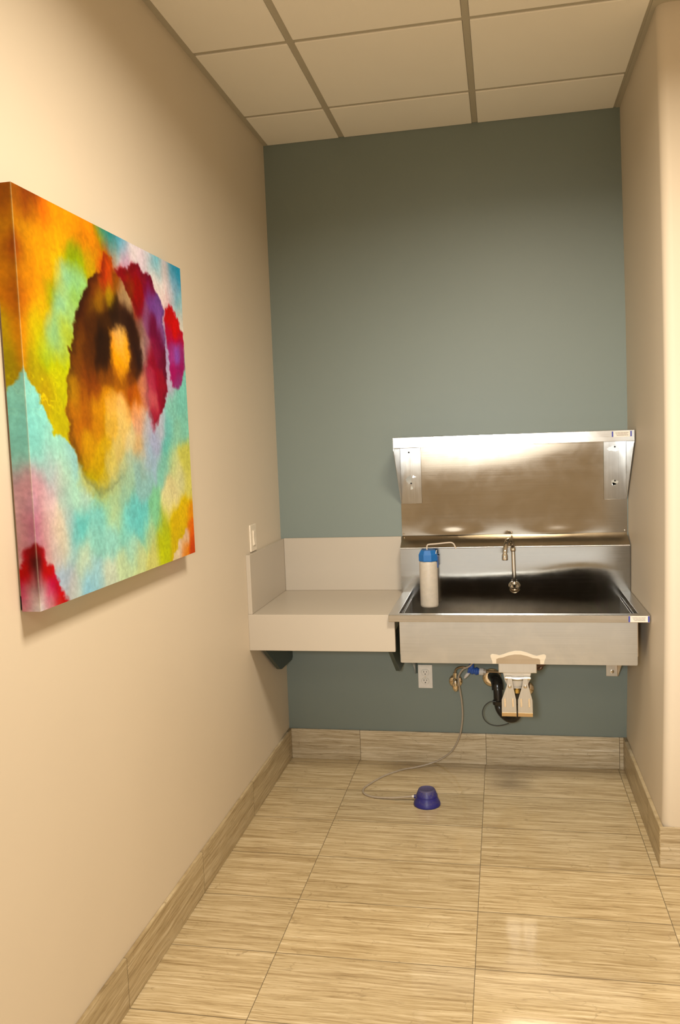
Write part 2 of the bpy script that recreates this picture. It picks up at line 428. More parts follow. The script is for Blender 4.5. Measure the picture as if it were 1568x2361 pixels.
# canvas inks: (s, t, r, g, b) colour spots and the outlines of the colour shapes, per mille of the canvas
PTS = {
 'ring': [(498,433,165,95,30),(398,420,130,70,20),(573,425,140,70,22),(333,439,130,62,15),(333,264,70,35,12),(407,235,55,28,10),(484,212,42,22,12),(546,210,50,26,16),(597,240,45,20,12),(628,299,50,24,14),(636,345,38,18,14),(597,386,70,34,16),(395,320,36,18,8),(386,363,42,20,8),(330,338,80,40,12),(308,396,95,48,12)],
 'flame': [(494,266,225,165,95),(507,300,250,190,95),(503,337,248,180,80),(506,376,248,168,60),(471,312,235,150,65),(548,328,245,165,65),(473,363,235,150,50),(502,405,220,140,60)],
 'bg': [(485,16,20,130,150),(460,10,60,135,100),(536,16,40,150,175),(498,44,200,170,130),(551,36,235,215,205),(627,20,245,225,210),(663,37,235,210,205),(565,66,210,150,165),(747,11,230,215,205),(778,14,100,180,185),(818,41,160,195,190),(792,73,245,220,200),(875,30,225,195,180),(924,11,60,150,170),(984,18,60,150,170),(953,62,150,180,190),(842,104,250,225,205),(910,115,200,205,200),(968,130,90,170,180),(884,133,245,190,180),(962,173,245,225,195),(990,150,230,220,195),(858,398,205,185,195),(869,491,150,205,175),(954,488,140,210,180),(895,560,155,205,165),(863,283,185,165,185),(664,325,185,150,130),(655,390,190,130,110),(11,471,150,210,185),(35,516,150,215,190),(-4,549,140,210,190),(-1,437,150,210,185),(444,75,215,60,20),(895,475,140,205,175),(959,545,145,205,170),(838,546,130,200,180),(759,547,190,190,190),(717,614,175,175,190),(658,665,165,185,190),(813,638,110,190,170),(620,720,150,190,175),(762,682,140,195,165),(843,671,215,215,140),(954,665,215,205,100),(895,730,225,215,150),(830,764,235,215,150),(967,754,225,210,110),(799,822,240,225,160),(916,847,235,190,40),(827,872,225,180,20),(978,863,240,150,40),(757,878,190,195,60),(687,834,140,205,150),(845,916,215,180,40),(717,928,200,200,60),(626,894,190,215,150),(593,847,120,205,190),(511,817,125,205,190),(460,853,140,205,180),(414,808,190,210,150),(368,776,160,205,160),(302,797,140,210,190),(226,808,110,195,180),(194,830,125,200,185),(279,851,155,210,185),(371,882,160,215,190),(497,919,175,215,180),(537,967,215,220,150),(638,961,220,210,120),(445,965,205,220,165),(358,979,215,220,185),(280,965,170,210,205),(228,900,205,215,175),(209,934,200,215,180),(233,975,150,200,210),(161,872,155,200,190),(128,868,205,200,175),(118,842,245,210,165),(104,795,245,215,175),(150,799,170,190,180),(126,938,170,190,200),(148,971,215,190,175),(166,992,195,215,195),(80,639,185,205,185),(26,588,145,205,185),(114,612,160,215,185),(154,658,190,220,180),(51,621,150,215,190),(10,620,145,215,190),(202,714,180,220,185),(248,747,190,215,185),(152,729,175,205,180),(117,692,205,190,175),(88,673,180,190,185),(26,683,210,165,165),(33,720,220,150,150),(17,752,215,140,145),(61,739,215,190,185),(51,772,235,200,180),(-3,773,165,180,195),(-6,799,190,50,75),(6,801,200,70,90),(29,797,225,180,160),(2,823,170,175,190),(63,824,220,195,180),(77,860,210,200,185),(52,857,215,185,170),(-8,539,140,210,190),(14,539,145,212,190),(58,564,150,215,190),(116,598,165,215,185),(34,854,205,90,90),(184,635,160,205,190),(477,732,165,200,160),(407,735,175,205,150)],
 'gold': [(16,24,150,80,10),(20,38,165,95,10),(61,21,120,40,15),(69,25,110,35,20),(124,40,235,110,10),(189,19,245,150,10),(90,68,225,150,20),(29,99,195,130,15),(241,30,235,150,15),(295,42,225,140,10),(364,18,250,140,10),(402,27,200,150,20),(396,70,215,120,10),(257,114,140,150,20),(285,123,150,160,30),(344,114,200,160,20),(193,93,235,165,20),(141,98,220,150,20),(110,145,245,160,30),(40,147,200,130,15),(29,194,190,120,15),(125,175,245,150,30),(84,216,230,140,20),(42,223,225,140,15),(13,276,215,120,15),(224,163,150,200,150),(272,168,145,205,160),(193,197,160,190,110),(170,166,210,180,70),(132,217,150,160,30),(96,263,225,170,40),(179,250,150,205,165),(225,261,160,195,110),(275,200,150,185,80),(61,301,205,180,50),(30,322,215,175,50),(140,307,150,195,130),(186,301,185,185,50),(162,339,140,190,140),(85,347,190,185,60),(24,370,200,170,40),(112,378,160,180,60),(177,372,190,190,50),(47,417,180,170,50),(152,416,200,190,50),(73,448,185,160,30),(18,419,170,130,20),(166,460,190,180,20),(116,496,190,165,10),(87,481,190,150,20),(138,530,200,185,20),(153,565,195,175,30),(-18,391,225,125,20),(-4,342,225,120,20),(0,294,150,75,15),(1,146,130,45,20),(0,246,170,90,15),(443,14,120,150,60),(393,93,190,140,30),(82,37,190,120,20),(335,69,205,120,15)],
 'bulb': [(426,117,190,60,15),(402,144,150,60,15),(455,111,200,80,20),(381,186,150,95,10),(453,189,170,130,10),(513,124,140,75,25),(554,148,175,135,90),(586,184,200,160,110),(299,232,70,30,10),(327,246,110,65,15),(270,291,90,45,12),(278,344,110,60,18),(250,394,120,65,15),(415,234,70,35,10),(391,229,150,100,15),(483,220,45,25,12),(572,219,60,30,18),(370,270,75,40,15),(396,312,40,20,8),(391,351,45,22,8),(333,320,80,38,10),(322,284,60,28,10),(450,275,170,100,40),(512,267,240,180,100),(505,320,250,185,85),(481,303,245,170,80),(534,297,245,180,85),(546,349,245,170,70),(508,364,250,170,60),(465,356,240,160,60),(504,393,235,160,70),(593,270,55,25,12),(608,301,60,30,15),(622,337,45,22,15),(618,371,60,28,15),(568,392,110,55,20),(450,404,140,80,25),(427,328,140,75,20),(420,379,130,65,15),(354,392,110,50,10),(313,359,75,35,10),(304,426,120,58,12),(346,453,150,75,15),(411,450,205,130,45),(482,422,200,120,50),(540,459,170,80,25),(587,457,190,95,35),(228,456,190,130,20),(235,510,185,115,10),(209,439,170,120,15),(293,508,180,110,20),(270,465,150,80,12),(356,499,210,140,40),(423,481,240,180,90),(507,502,245,185,105),(580,508,245,165,105),(664,325,190,150,120),(645,242,120,80,60),(641,201,150,40,25),(649,433,215,130,90),(245,322,100,52,12),(337,171,90,38,10),(354,153,95,40,10),(534,96,180,40,40),(541,248,70,35,15),(268,255,65,28,10),(285,231,60,25,8),(232,534,185,105,10),(278,515,160,85,10),(206,517,180,110,10),(334,551,200,130,30),(414,551,225,175,80),(501,550,230,190,110),(225,589,180,110,10),(289,600,210,150,30),(366,609,215,170,60),(448,618,220,190,110),(260,652,190,140,20),(320,654,205,160,40),(400,656,215,190,100),(284,697,190,160,30),(346,701,200,175,70),(412,696,205,195,120),(541,591,225,200,140),(584,620,225,180,120),(594,549,230,170,130),(647,591,200,180,160),(221,618,175,110,15),(485,667,190,195,140),(542,653,180,195,160)],
 'cres': [(618,88,140,25,35),(560,107,150,30,35),(705,93,135,20,40),(732,122,130,40,80),(748,155,120,70,130),(799,178,130,80,140),(640,138,150,30,20),(594,125,130,50,25),(653,182,140,20,30),(699,214,140,80,110),(738,230,110,20,50),(652,262,170,120,100),(759,307,140,35,60),(723,341,150,30,45),(810,333,110,20,45),(714,407,180,60,75),(767,404,155,25,45),(782,457,150,25,45),(715,473,200,90,90),(730,521,170,45,60),(814,229,150,90,140),(687,301,165,110,110),(787,259,110,20,50),(668,70,145,25,45),(741,90,130,20,40),(666,454,190,90,90)],
 'petal': [(890,174,200,30,40),(933,205,215,25,35),(869,236,180,35,60),(963,249,190,30,50),(895,303,170,70,130),(944,298,150,90,170),(899,363,170,40,90),(961,354,160,40,90),(929,403,150,60,110),(875,282,160,50,100),(982,294,165,50,100)],
 'flower': [(2,850,120,20,20),(21,863,205,40,50),(-5,892,40,15,10),(5,877,80,18,15),(34,905,190,30,30),(63,920,195,30,40),(66,945,190,25,60),(40,957,200,60,90),(88,977,200,35,40),(12,935,215,170,160),(15,962,225,210,190),(6,987,225,205,195),(36,987,215,170,160),(66,997,190,60,50),(-5,919,110,90,90),(39,940,200,60,90),(15,912,150,25,30),(50,976,205,120,130),(4,1001,220,200,190),(77,961,190,30,50)],
 'corner': [(973,892,240,120,30),(979,942,235,105,40),(929,931,240,200,160),(862,961,240,205,170),(974,981,215,80,20),(909,982,240,140,60),(890,941,240,190,130),(825,970,235,205,150)]}
POLY = {
 'ring': [(330,253),(374,243),(407,235),(424,223),(449,221),(485,206),(547,204),(591,220),(619,258),(638,298),(651,330),(636,370),(599,402),(542,443),(462,447),(380,440),(316,448),(287,398),(310,322)],
 'flame': [(449,283),(495,260),(538,268),(561,302),(572,342),(550,385),(501,417),(464,396),(446,362),(445,319)],
 'gold': [(-150,-150),(398,-150),(398,-5),(429,32),(435,77),(384,163),(292,288),(221,403),(207,511),(189,596),(177,588),(144,580),(110,574),(103,548),(81,531),(71,515),(49,499),(58,482),(35,464),(15,442),(-3,408),(-150,380)],
 'bulb': [(418,115),(432,70),(456,72),(478,66),(490,102),(535,92),(613,122),(671,196),(693,258),(683,366),(666,454),(663,548),(622,634),(539,678),(434,721),(355,751),(309,740),(275,712),(241,687),(230,658),(210,625),(189,596),(184,567),(192,547),(178,526),(177,505),(191,483),(190,455),(194,423),(214,411),(214,372),(204,353),(225,357),(236,323),(245,294),(258,260),(282,224),(312,194),(338,160),(381,127)],
 'cres': [(499,103),(535,92),(582,79),(617,55),(652,48),(688,68),(744,73),(765,108),(820,143),(842,167),(826,219),(834,263),(836,308),(832,377),(831,427),(801,484),(749,534),(703,561),(692,531),(663,475),(667,410),(671,346),(669,282),(638,222),(605,185),(581,156),(540,119)],
 'petal': [(844,171),(882,145),(917,147),(937,176),(972,188),(978,214),(999,221),(997,293),(994,351),(953,407),(926,422),(879,416),(860,389),(860,306),(834,240)],
 'flower': [(-150,836),(18,839),(30,854),(32,881),(47,899),(66,899),(77,916),(79,930),(92,950),(103,969),(114,985),(131,998),(140,1150),(-150,1150)],
 'corner': [(1031,863),(964,886),(920,906),(891,931),(853,941),(847,964),(801,976),(780,1150),(1150,1150),(1150,863)]}

# ================================================================== THE CANVAS on the left wall
def canvas_colours(S, T):
    """S, T: arrays of canvas coordinates (0..1, T downwards) -> linear colours; an abstract of bleeding inks"""
    def vnoise(x, y, seed):
        xi, yi = np.floor(x).astype(np.int64), np.floor(y).astype(np.int64); fx, fy = x-xi, y-yi
        fx, fy = fx*fx*(3-2*fx), fy*fy*(3-2*fy)
        def h(a, b):
            v = (a*374761393 + b*668265263 + seed*974634777) & 0xffffffff
            v = ((v ^ (v >> 13))*1274126177) & 0xffffffff
            return ((v ^ (v >> 16)) & 0xffff)/65535.0
        return (h(xi, yi)*(1-fx)+h(xi+1, yi)*fx)*(1-fy)+(h(xi, yi+1)*(1-fx)+h(xi+1, yi+1)*fx)*fy
    def fbm(x, y, seed, o=4):
        s, a, tot = 0, 1.0, 0
        for k in range(o): s = s+a*vnoise(x*2**k+17*k, y*2**k-9*k, seed+k); tot += a; a *= 0.55
        return s/tot-0.5
    wx = S+0.035*fbm(S*8, T*5, 1)+0.022*fbm(S*34, T*20, 5); wy = T+0.055*fbm(S*10, T*4, 9)+0.030*fbm(S*40, T*16, 12)
    def field(name, sig):
        num = np.zeros((len(S), 3)); den = np.zeros(len(S))+1e-30
        for (ps, pt, r, g, b) in PTS[name]:
            d2 = (wx-ps/1000.0)**2+((wy-pt/1000.0)*0.9)**2
            w = np.exp(-d2/(2*sig*sig))+1e-7/(d2+1e-3)
            den += w; num += w[:, None]*np.array((r, g, b), float)
        return num/den[:, None]
    rx = S+0.012*fbm(S*16, T*16, 21)+0.024*fbm(S*62, T*62, 25, 3); ry = T+0.012*fbm(S*16, T*16, 31)+0.022*fbm(S*62, T*62, 35, 3)
    def sdf(name):
        P = np.array(POLY[name], float)/1000.0; n = len(P)
        d = np.full(len(S), 9.0); ins = np.zeros(len(S), bool)
        for i in range(n):
            a, b = P[i], P[(i+1) % n]; e = b-a
            t = np.clip(((rx-a[0])*e[0]+(ry-a[1])*e[1])/(e@e+1e-12), 0, 1)
            d = np.minimum(d, np.hypot(rx-a[0]-t*e[0], ry-a[1]-t*e[1]))
            c = (a[1] > ry) != (b[1] > ry)
            xin = (b[0]-a[0])*(ry-a[1])/(b[1]-a[1]+1e-12)+a[0]
            ins ^= c & (rx < xin)
        return np.where(ins, d, -d)
    def sstep(x, a, b):
        t = np.clip((x-a)/(b-a), 0, 1); return t*t*(3-2*t)
    col = field('bg', 0.026)
    def layer(name, sig, soft, rim=0.0, shift=0.0, op=1.0):
        nonlocal col
        d = sdf(name)+shift; f = field(name, sig)
        if rim: f = f*(1-(rim*(sstep(d, -0.004, 0.004)*(1-sstep(d, 0.004, 0.03)))*(1-(sstep(S, 0.40, 0.55) if name == 'bulb' else 0.0)))[:, None])
        a = op*sstep(d, -soft, soft)[:, None]
        col = col*(1-a)+f*a
    layer('gold', 0.024, 0.006+0.05*sstep(S, 0.30, 0.42)*(1-sstep(T, 0.2, 0.35)))
    layer('corner', 0.02, 0.008)
    layer('flower', 0.015, 0.008)
    layer('bulb', 0.019, 0.006+0.05*sstep(S, 0.45, 0.65)+0.05*sstep(T, 0.63, 0.72), 0.25)
    layer('ring', 0.02, 0.016, 0.0, 0.0, 0.88)
    layer('flame', 0.02, 0.018)
    layer('petal', 0.018, 0.008)
    layer('cres', 0.019, 0.007+0.035*(1-sstep(S, 0.60, 0.78))*sstep(T, 0.15, 0.3), 0.15)
    rdg = np.abs(fbm(S*9+fbm(S*5, T*4, 83), T*5, 81, 3))
    col = col*(1-0.02*np.exp(-(rdg/0.03)**2)+0.03*np.exp(-((rdg-0.10)/0.05)**2))[:, None]
    grain = 1+0.16*fbm(S*120, T*120, 55, 2)+0.10*fbm(S*26, T*12, 61, 3)
    # pale capillary veins in the green at the left edge
    v = np.abs(fbm(S*26, T*26, 71, 3)); m = np.exp(-(((S-0.085)/0.06)**2+((T-0.47)/0.06)**2))
    col = col+(np.exp(-(v/0.025)**2)*m*55)[:, None]*np.array((1, 1, 0.6))
    # the ink turns paler in a thin line along the folded edge
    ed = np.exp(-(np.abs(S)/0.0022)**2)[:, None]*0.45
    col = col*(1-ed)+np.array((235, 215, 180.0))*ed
    col = np.clip(col*grain[:, None], 0, 255)/255.0
    lin = np.where(col <= 0.04045, col/12.92, ((col+0.055)/1.055)**2.4)
    lum = lin.mean(axis=1, keepdims=True)
    lin = np.clip(lum+(lin-lum)*1.12, 0, 1)/np.array(CANVAS_LIGHT)
    return np.clip(lin, 0.002, 0.92)

CANVAS_LIGHT = (1.38, 1.18, 0.88)
CY0, CY1, CZ0, CZ1, CX0, CX1 = -2.262, -1.291, 1.2155, 2.154, 0.005, 0.050
def make_canvas():
    nf, ns, nv = 280, 16, 360
    # unrolled perimeter: left side (folded over, mirrored print), front, right side
    cols = [(CX0+(CX1-CX0)*k/ns, CY0, -(1-k/ns)*(CX1-CX0)/(CY1-CY0)) for k in range(ns)]
    cols += [(CX1, CY0+(CY1-CY0)*k/nf, k/nf) for k in range(nf+1)]
    cols += [(CX1-(CX1-CX0)*k/ns, CY1, 1+k/ns*(CX1-CX0)/(CY1-CY0)) for k in range(1, ns+1)]
    rows = [(CX0+(CX1-CX0)*k/6, CZ1, -(1-k/6)*0.045) for k in range(6)]
    nc = len(cols); vs = []; S = []; T = []
    for j in range(nv+1):
        z = CZ1-(CZ1-CZ0)*j/nv
        for (x, y, s) in cols: vs.append((x, y, z)); S.append(abs(s) if s < 0 else (2-s if s > 1 else s)); T.append(j/nv)
    faces = [(j*nc+i, (j+1)*nc+i, (j+1)*nc+i+1, j*nc+i+1) for j in range(nv) for i in range(nc-1)]
    # folded strips at top and bottom, and the plain back
    for (z, t, base) in ((CZ1, 0.0, 0), (CZ0, 1.0, nv*nc)):
        prev = [base+ns+i for i in range(nf+1)]
        for k in range(1, 5):
            x = CX1-(CX1-CX0)*k/4; cur = []
            for i in range(nf+1):
                cur.append(len(vs)); vs.append((x, CY0+(CY1-CY0)*i/nf, z)); S.append(i/nf); T.append(abs(t-0.045*k/4))
            for i in range(nf): faces.append((prev[i], prev[i+1], cur[i+1], cur[i]))
            prev = cur
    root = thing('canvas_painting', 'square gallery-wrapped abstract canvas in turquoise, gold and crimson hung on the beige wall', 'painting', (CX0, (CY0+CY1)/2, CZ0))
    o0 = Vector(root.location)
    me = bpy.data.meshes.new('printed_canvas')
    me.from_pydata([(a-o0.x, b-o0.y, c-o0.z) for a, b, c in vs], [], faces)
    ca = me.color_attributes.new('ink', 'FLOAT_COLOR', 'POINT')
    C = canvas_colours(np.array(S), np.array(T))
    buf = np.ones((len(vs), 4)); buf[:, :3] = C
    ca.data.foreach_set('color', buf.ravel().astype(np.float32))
    for p in me.polygons: p.use_smooth = False
    t = NT('canvas_inks')
    a = t.node('ShaderNodeAttribute', attribute_name='ink')
    n = t.noise(t.pos(), 700, 2)
    t.set(Base_Color=t.mix(1.0, a.outputs['Color'], t.ramp(n, [(0.3, (0.93, 0.93, 0.93)), (0.7, (1.05, 1.05, 1.05))]), 'MULTIPLY'), Roughness=0.55)
    t.b.inputs['Specular IOR Level'].default_value = 0.08
    t.bump(n, 0.1, 0.0004)
    me.materials.append(t.m)
    o = bpy.data.objects.new('printed_canvas', me); COL.objects.link(o); o.parent = root
    bm = B()
    for (a0, a1, b0, b1) in ((CY0+0.003, CY1-0.003, CZ0+0.003, CZ0+0.035), (CY0+0.003, CY1-0.003, CZ1-0.035, CZ1-0.003), (CY0+0.003, CY0+0.035, CZ0+0.003, CZ1-0.003), (CY1-0.035, CY1-0.003, CZ0+0.003, CZ1-0.003)):
        box(bm, 0.001, 0.02, a0, a1, b0, b1)
    obj('stretcher_frame', bm, plastic('stretcher_wood', (0.35, 0.24, 0.14), 0.7), root)
make_canvas()

# ================================================================== LIGHT SWITCH on the left wall
r = thing('light_switch', 'ivory rocker light switch on the beige wall just above the counter splash', 'switch', (0.0, -0.474, 1.107))
obj('wall_plate', boxbm(0.0, 0.0075, -0.518, -0.43, 1.1075, 1.2245, 0.003), M['ivory'], r)
bm = boxbm(0.0075, 0.0115, -0.4905, -0.4575, 1.133, 1.199, 0.001)
rk = obj('rocker', bm, M['ivory'], r)
bm = B()
v = [(-0.488, 1.136, 0.0145), (-0.460, 1.136, 0.0145), (-0.460, 1.166, 0.0118), (-0.488, 1.166, 0.0118), (-0.460, 1.196, 0.0135), (-0.488, 1.196, 0.0135)]
vv = [bm.verts.new((x, y, z)) for y, z, x in v]; w0 = [bm.verts.new((0.0112, y, z)) for y, z, x in v]
bm.faces.new((vv[0], vv[1], vv[2], vv[3])); bm.faces.new((vv[3], vv[2], vv[4], vv[5]))
for a, b in ((0, 1), (1, 2), (2, 4), (4, 5), (5, 3), (3, 0)): bm.faces.new((vv[a], vv[b], w0[b], w0[a]))
obj('paddle', bm, M['ivory'], rk)

# ================================================================== COUNTER
r = thing('wall_counter', 'beige laminate counter with tall splashbacks, wall-hung left of the steel sink', 'counter', (0.3, -0.3, 0.695))
obj('worktop', boxbm(0.0, 0.625, -0.584, -0.001, 0.825, 0.850, 0.0015), M['counter'], r)
obj('apron', boxbm(0.0, 0.625, -0.585, -0.56, 0.695, 0.8495, 0.0015), M['counter'], r)
obj('back_splash', boxbm(0.0195, 0.5955, -0.020, 0.0, 0.8502, 1.1065, 0.0015), M['counter'], r)
obj('side_splash', boxbm(0.0, 0.019, -0.583, 0.0, 0.8502, 1.104, 0.002), M['counter'], r)

def counter_bracket(x0, x1, label):
    r = thing('counter_bracket', label, 'bracket', ((x0+x1)/2, 0.0, 0.5), 'dark teal brackets under the counter')
    pts = [(0.0, 0.500), (-0.195, 0.506), (-0.225, 0.513), (-0.50, 0.690), (-0.50, 0.695), (0.0, 0.695)]
    obj('gusset', prism(B(), pts, 'x', x0, x1, 0.0015), M['tealmetal'], r)
    obj('wall_flange', boxbm(x0-0.012, x1+0.003, -0.004, 0.0, 0.51, 0.69), M['tealmetal'], r)
counter_bracket(0.013, 0.031, 'dark teal support bracket under the counter, beside the beige left wall')
counter_bracket(0.576, 0.594, 'dark teal support bracket under the counter, next to the steel sink')

# ================================================================== SCRUB SINK
r = thing('scrub_sink', 'wide wall-hung stainless steel scrub sink with tall splash and deep trough', 'sink', (1.11, -0.3, 0.65))
SINK = r
# lower splash box: sloped ledge on top, gently buckled front sheet
x0, x1 = 0.599, 1.6205
def g_(x, c, w): return math.exp(-((x-c)/w)**2)
def warp(u, v):
    x = x0+(x1-x0)*u
    e = math.sin(PI*u)**0.6
    tilt = 0.050*g_(x, 1.46, 0.17) - 0.010*g_(x, 0.80, 0.2) + 0.006*g_(x, 1.15, 0.15)
    return tilt*e
ztop, zlow = 1.0585, 0.668
bm = B()
def lower(u, v):
    z = zlow+(ztop-zlow)*v
    # local tilt of the sheet between z .88 and 1.02 slides the reflection up or down
    zz = (z-0.95)
    yy = -warp(u, v)*zz*math.exp(-(zz/0.085)**2)
    return (x0+(x1-x0)*u, -0.10+yy, z)
sheet(bm, 90, 70, lower)
s1 = obj('splash_sheet', bm, M['steel_splash'], r, smooth=True)
bm = B()
# sloped ledge with rolled front edge, plus closed ends
sec = [(-0.1, ztop), (-0.0975, ztop+0.005), (-0.006, 1.108), (-0.002, 1.108)]
obj('rolled_edge', tube(B(), [(x0, -0.0985, ztop+0.002), (x1, -0.0985, ztop+0.002)], 0.0036, 14, straight=True), M['steel'], r, smooth=True)
n = len(sec); A0 = [bm.verts.new((x0, y, z)) for y, z in sec]; A1 = [bm.verts.new((x1, y, z)) for y, z in sec]
for i in range(n-1): bm.faces.new((A0[i], A0[i+1], A1[i+1], A1[i]))
obj('splash_ledge', bm, M['steel_ledge'], r, smooth=True)
for x in (x0, x1):
    bm = B(); bm.faces.new([bm.verts.new((x, y, z)) for y, z in [(-0.002, zlow), (-0.1, zlow)]+sec])
    obj('splash_end', bm, M['steel'], r)
# trough: inner and outer shell
bm = B()
xi0, xi1, yi = 0.643, 1.581, -0.573
def q(a): bm.faces.new([bm.verts.new(c) for c in a])
zt, zf, zb = 0.853, 0.672, 0.6485
q([(xi0, yi, zt), (xi1, yi, zt), (xi1, yi, zf+0.012), (xi0, yi, zf+0.012)])
q([(xi0, yi, zt), (xi0, -0.1, zt), (xi0, -0.1, zf-0.002), (xi0, yi, zf+0.012)])
q([(xi1, yi, zt), (xi1, -0.1, zt), (xi1, -0.1, zf-0.002), (xi1, yi, zf+0.012)])
q([(xi0, yi, zf+0.012), (xi1, yi, zf+0.012), (xi1, -0.1, zf-0.002), (xi0, -0.1, zf-0.002)])
obj('trough', bm, M['steel_dark'], r)
bm = B()
xo0, xo1, yo = 0.6445, 1.5775, -0.578
pts = [(xo0+0.004, zb), (xo0, zb+0.006), (xo0, zt-0.002), (xo1, zt-0.002), (xo1, zb+0.006), (xo1-0.004, zb)]
prism(bm, pts, 'y', yo, yo+0.004)
box(bm, xo0, xo0+0.002, yo+0.004, -0.002, zb, zt-0.03)
box(bm, xo1-0.002, xo1, yo+0.004, -0.002, zb, zt-0.03)
box(bm, xo0+0.002, xo1-0.002, yo+0.004, -0.002, zb, zb+0.002)
obj('apron', bm, M['steel_apron'], r)
bm = B()
# rim: flat flange round three sides with a turned-down front hem
box(bm, 0.604, 1.6205, -0.610, -0.5735, 0.8515, 0.8550, 0.0012)
box(bm, 0.604, 0.6430, -0.5735, -0.1005, 0.8515, 0.8548, 0.0010)
box(bm, 1.5810, 1.6205, -0.5735, -0.1005, 0.8515, 0.8548, 0.0010)
box(bm, 0.604, 1.6205, -0.6115, -0.602, 0.8265, 0.8545, 0.0015)
box(bm, 1.6165, 1.6205, -0.602, -0.1005, 0.828, 0.8515)
obj('rim', bm, M['steel'], r)
# weld bloom on the apron above the valve
def blob(pts, y0, y1): return prism(B(), pts, 'y', y0, y1)
bloom = [(1.0175, 0.6495), (1.0165, 0.660), (1.0105, 0.676), (1.010, 0.684), (1.016, 0.689), (1.028, 0.688), (1.045, 0.684), (1.062, 0.689), (1.085, 0.698), (1.108, 0.703), (1.130, 0.703), (1.153, 0.697), (1.175, 0.688), (1.192, 0.683), (1.207, 0.687), (1.222, 0.690), (1.229, 0.685), (1.228, 0.677), (1.222, 0.662), (1.220, 0.6495)]
core = [(1.0325, 0.6495), (1.033, 0.668), (1.043, 0.673), (1.060, 0.676), (1.082, 0.684), (1.105, 0.6885), (1.130, 0.688), (1.155, 0.682), (1.178, 0.674), (1.200, 0.672), (1.205, 0.667), (1.206, 0.6495)]
wm = obj('weld_bloom', blob(bloom, -0.5783, -0.5779), M['weld_light'], r, label='pale wavy heat mark on the apron')
obj('weld_tint', blob(core, -0.5786, -0.5782), M['weld_dark'], wm, label='brownish centre of the heat mark')

def sticker(parent, xa, xb, za, zb_, y, tilt=0.0):
    s = obj('label_sticker', boxbm(xa, xb, y-0.0006, y, za, zb_), M['label'], parent, label='small white paper label with blue end bars')
    for a in (xa, xb-0.006): obj('blue_bar', boxbm(a, a+0.006, y-0.0010, y-0.0004, za+0.0005, zb_-0.0005), M['labelblue'], s)
    bm = B(); rr = random.Random(3)
    h = zb_-za
    for k in range(3):
        z = za+h*(0.72-0.22*k); x = xa+0.014+0.003*k
        while x < xb-0.015-0.002*k:
            l = rr.uniform(0.0012, 0.0045)
            box(bm, x, x+l, y-0.0009, y-0.0005, z-h*0.055, z+h*0.055); x += l+0.0011
    obj('printed_text', bm, M['labelink'], s)
sticker(r, 1.540, 1.6175, 0.8285, 0.8530, -0.6116)

# mounting brackets under the sink
sb = thing('sink_bracket', 'thin grey gusset holding the sink to the wall, left of the outlet', 'bracket', (0.642, 0.0, 0.44), 'sink wall brackets')
obj('gusset', prism(B(), [(-0.001, 0.437), (-0.012, 0.440), (-0.30, 0.646), (-0.001, 0.646)], 'x', 0.641, 0.6435), M['zinc'], sb)
obj('mounting_flange', boxbm(0.6435, 0.652, -0.003, 0.0, 0.44, 0.646), M['tealmetal'], sb)
sb = thing('sink_bracket', 'pale bolted bracket under the sink, nearest the right wall', 'bracket', (1.55, 0.0, 0.44), 'sink wall brackets')
obj('mounting_flange', boxbm(1.5235, 1.5745, -0.004, 0.0, 0.4395, 0.646, 0.0015), M['zinc'], sb)
obj('gusset', prism(B(), [(-0.0005, 0.4395), (-0.012, 0.442), (-0.30, 0.646), (-0.0005, 0.646)], 'x', 1.5745, 1.577), M['zinc_edge'], sb)
bm = lathe(B(), [(0.0085, 0), (0.0085, -0.0015), (0.0055, -0.002), (0.0055, -0.006), (0.003, -0.0075)], (1.551, -0.004, 0.462), 'y', 20)
obj('bolt', bm, M['chrome'], sb)

# ================================================================== STEEL WALL PANEL above the sink
r = thing('steel_wall_panel', 'buckled stainless steel splash panel screwed to the teal wall above the sink', 'wall panel', (1.11, 0.0, 1.108))
px0, px1, pz0, pz1 = 0.5985, 1.6235, 1.1085, 1.545
def panel(u, v):
    x = px0+(px1-px0)*u; z = pz0+(pz1-pz0)*v
    tw = -0.019*(1/(1+math.exp(-(x-1.24)/0.08))) - 0.006*g_(x, 0.61, 0.07)
    zz = z-1.45
    yy = tw*zz*math.exp(-(zz/0.20)**2)
    # slight buckle along the bottom edge between the screws
    yy -= 0.0028*math.exp(-((z-1.108)/0.035)**2)*(g_(x, 0.84, 0.10)+0.8*g_(x, 1.32, 0.10))
    return (x, -0.0055+yy, z)
bm = B(); sheet(bm, 110, 70, panel)
obj('panel_sheet', bm, M['steel_panel'], r, smooth=True)
bm = B(); box(bm, px0, px1, -0.002, 0.0, pz0, pz1)
obj('panel_backing', bm, M['steel'], r)
for x in (0.606, 1.110, 1.612):
    obj('screw', screw_bm((x, -0.0055, 1.1165), 0.0045, 0.003), M['chrome'], r)

# ================================================================== WALL SHELF
r = thing('wall_shelf', 'stainless steel wall shelf with bullnose-free front lip above the sink panel', 'shelf', (1.11, 0.0, 1.526))
r['label'] = 'narrow stainless steel wall shelf on two gusset brackets above the sink panel'
def tilt_z(bm):
    for v in bm.verts: v.co.z -= 0.0045*(v.co.x-0.6)/1.02
    return bm
sx0, sx1, sy = 0.599, 1.6225, -0.25
bm = B()
box(bm, sx0, sx1, sy+0.001, -0.008, 1.5705, 1.574, 0.0008)
box(bm, sx0, sx1, sy, sy+0.003, 1.5275, 1.574, 0.0012)
box(bm, sx0, sx0+0.002, sy+0.003, -0.008, 1.5275, 1.5705)
box(bm, sx1-0.002, sx1, sy+0.003, -0.008, 1.5275, 1.5705)
box(bm, sx0+0.002, sx1-0.002, sy+0.003, sy+0.016, 1.5275, 1.5295)
obj('shelf_board', tilt_z(bm), M['steel_shelf'], r)
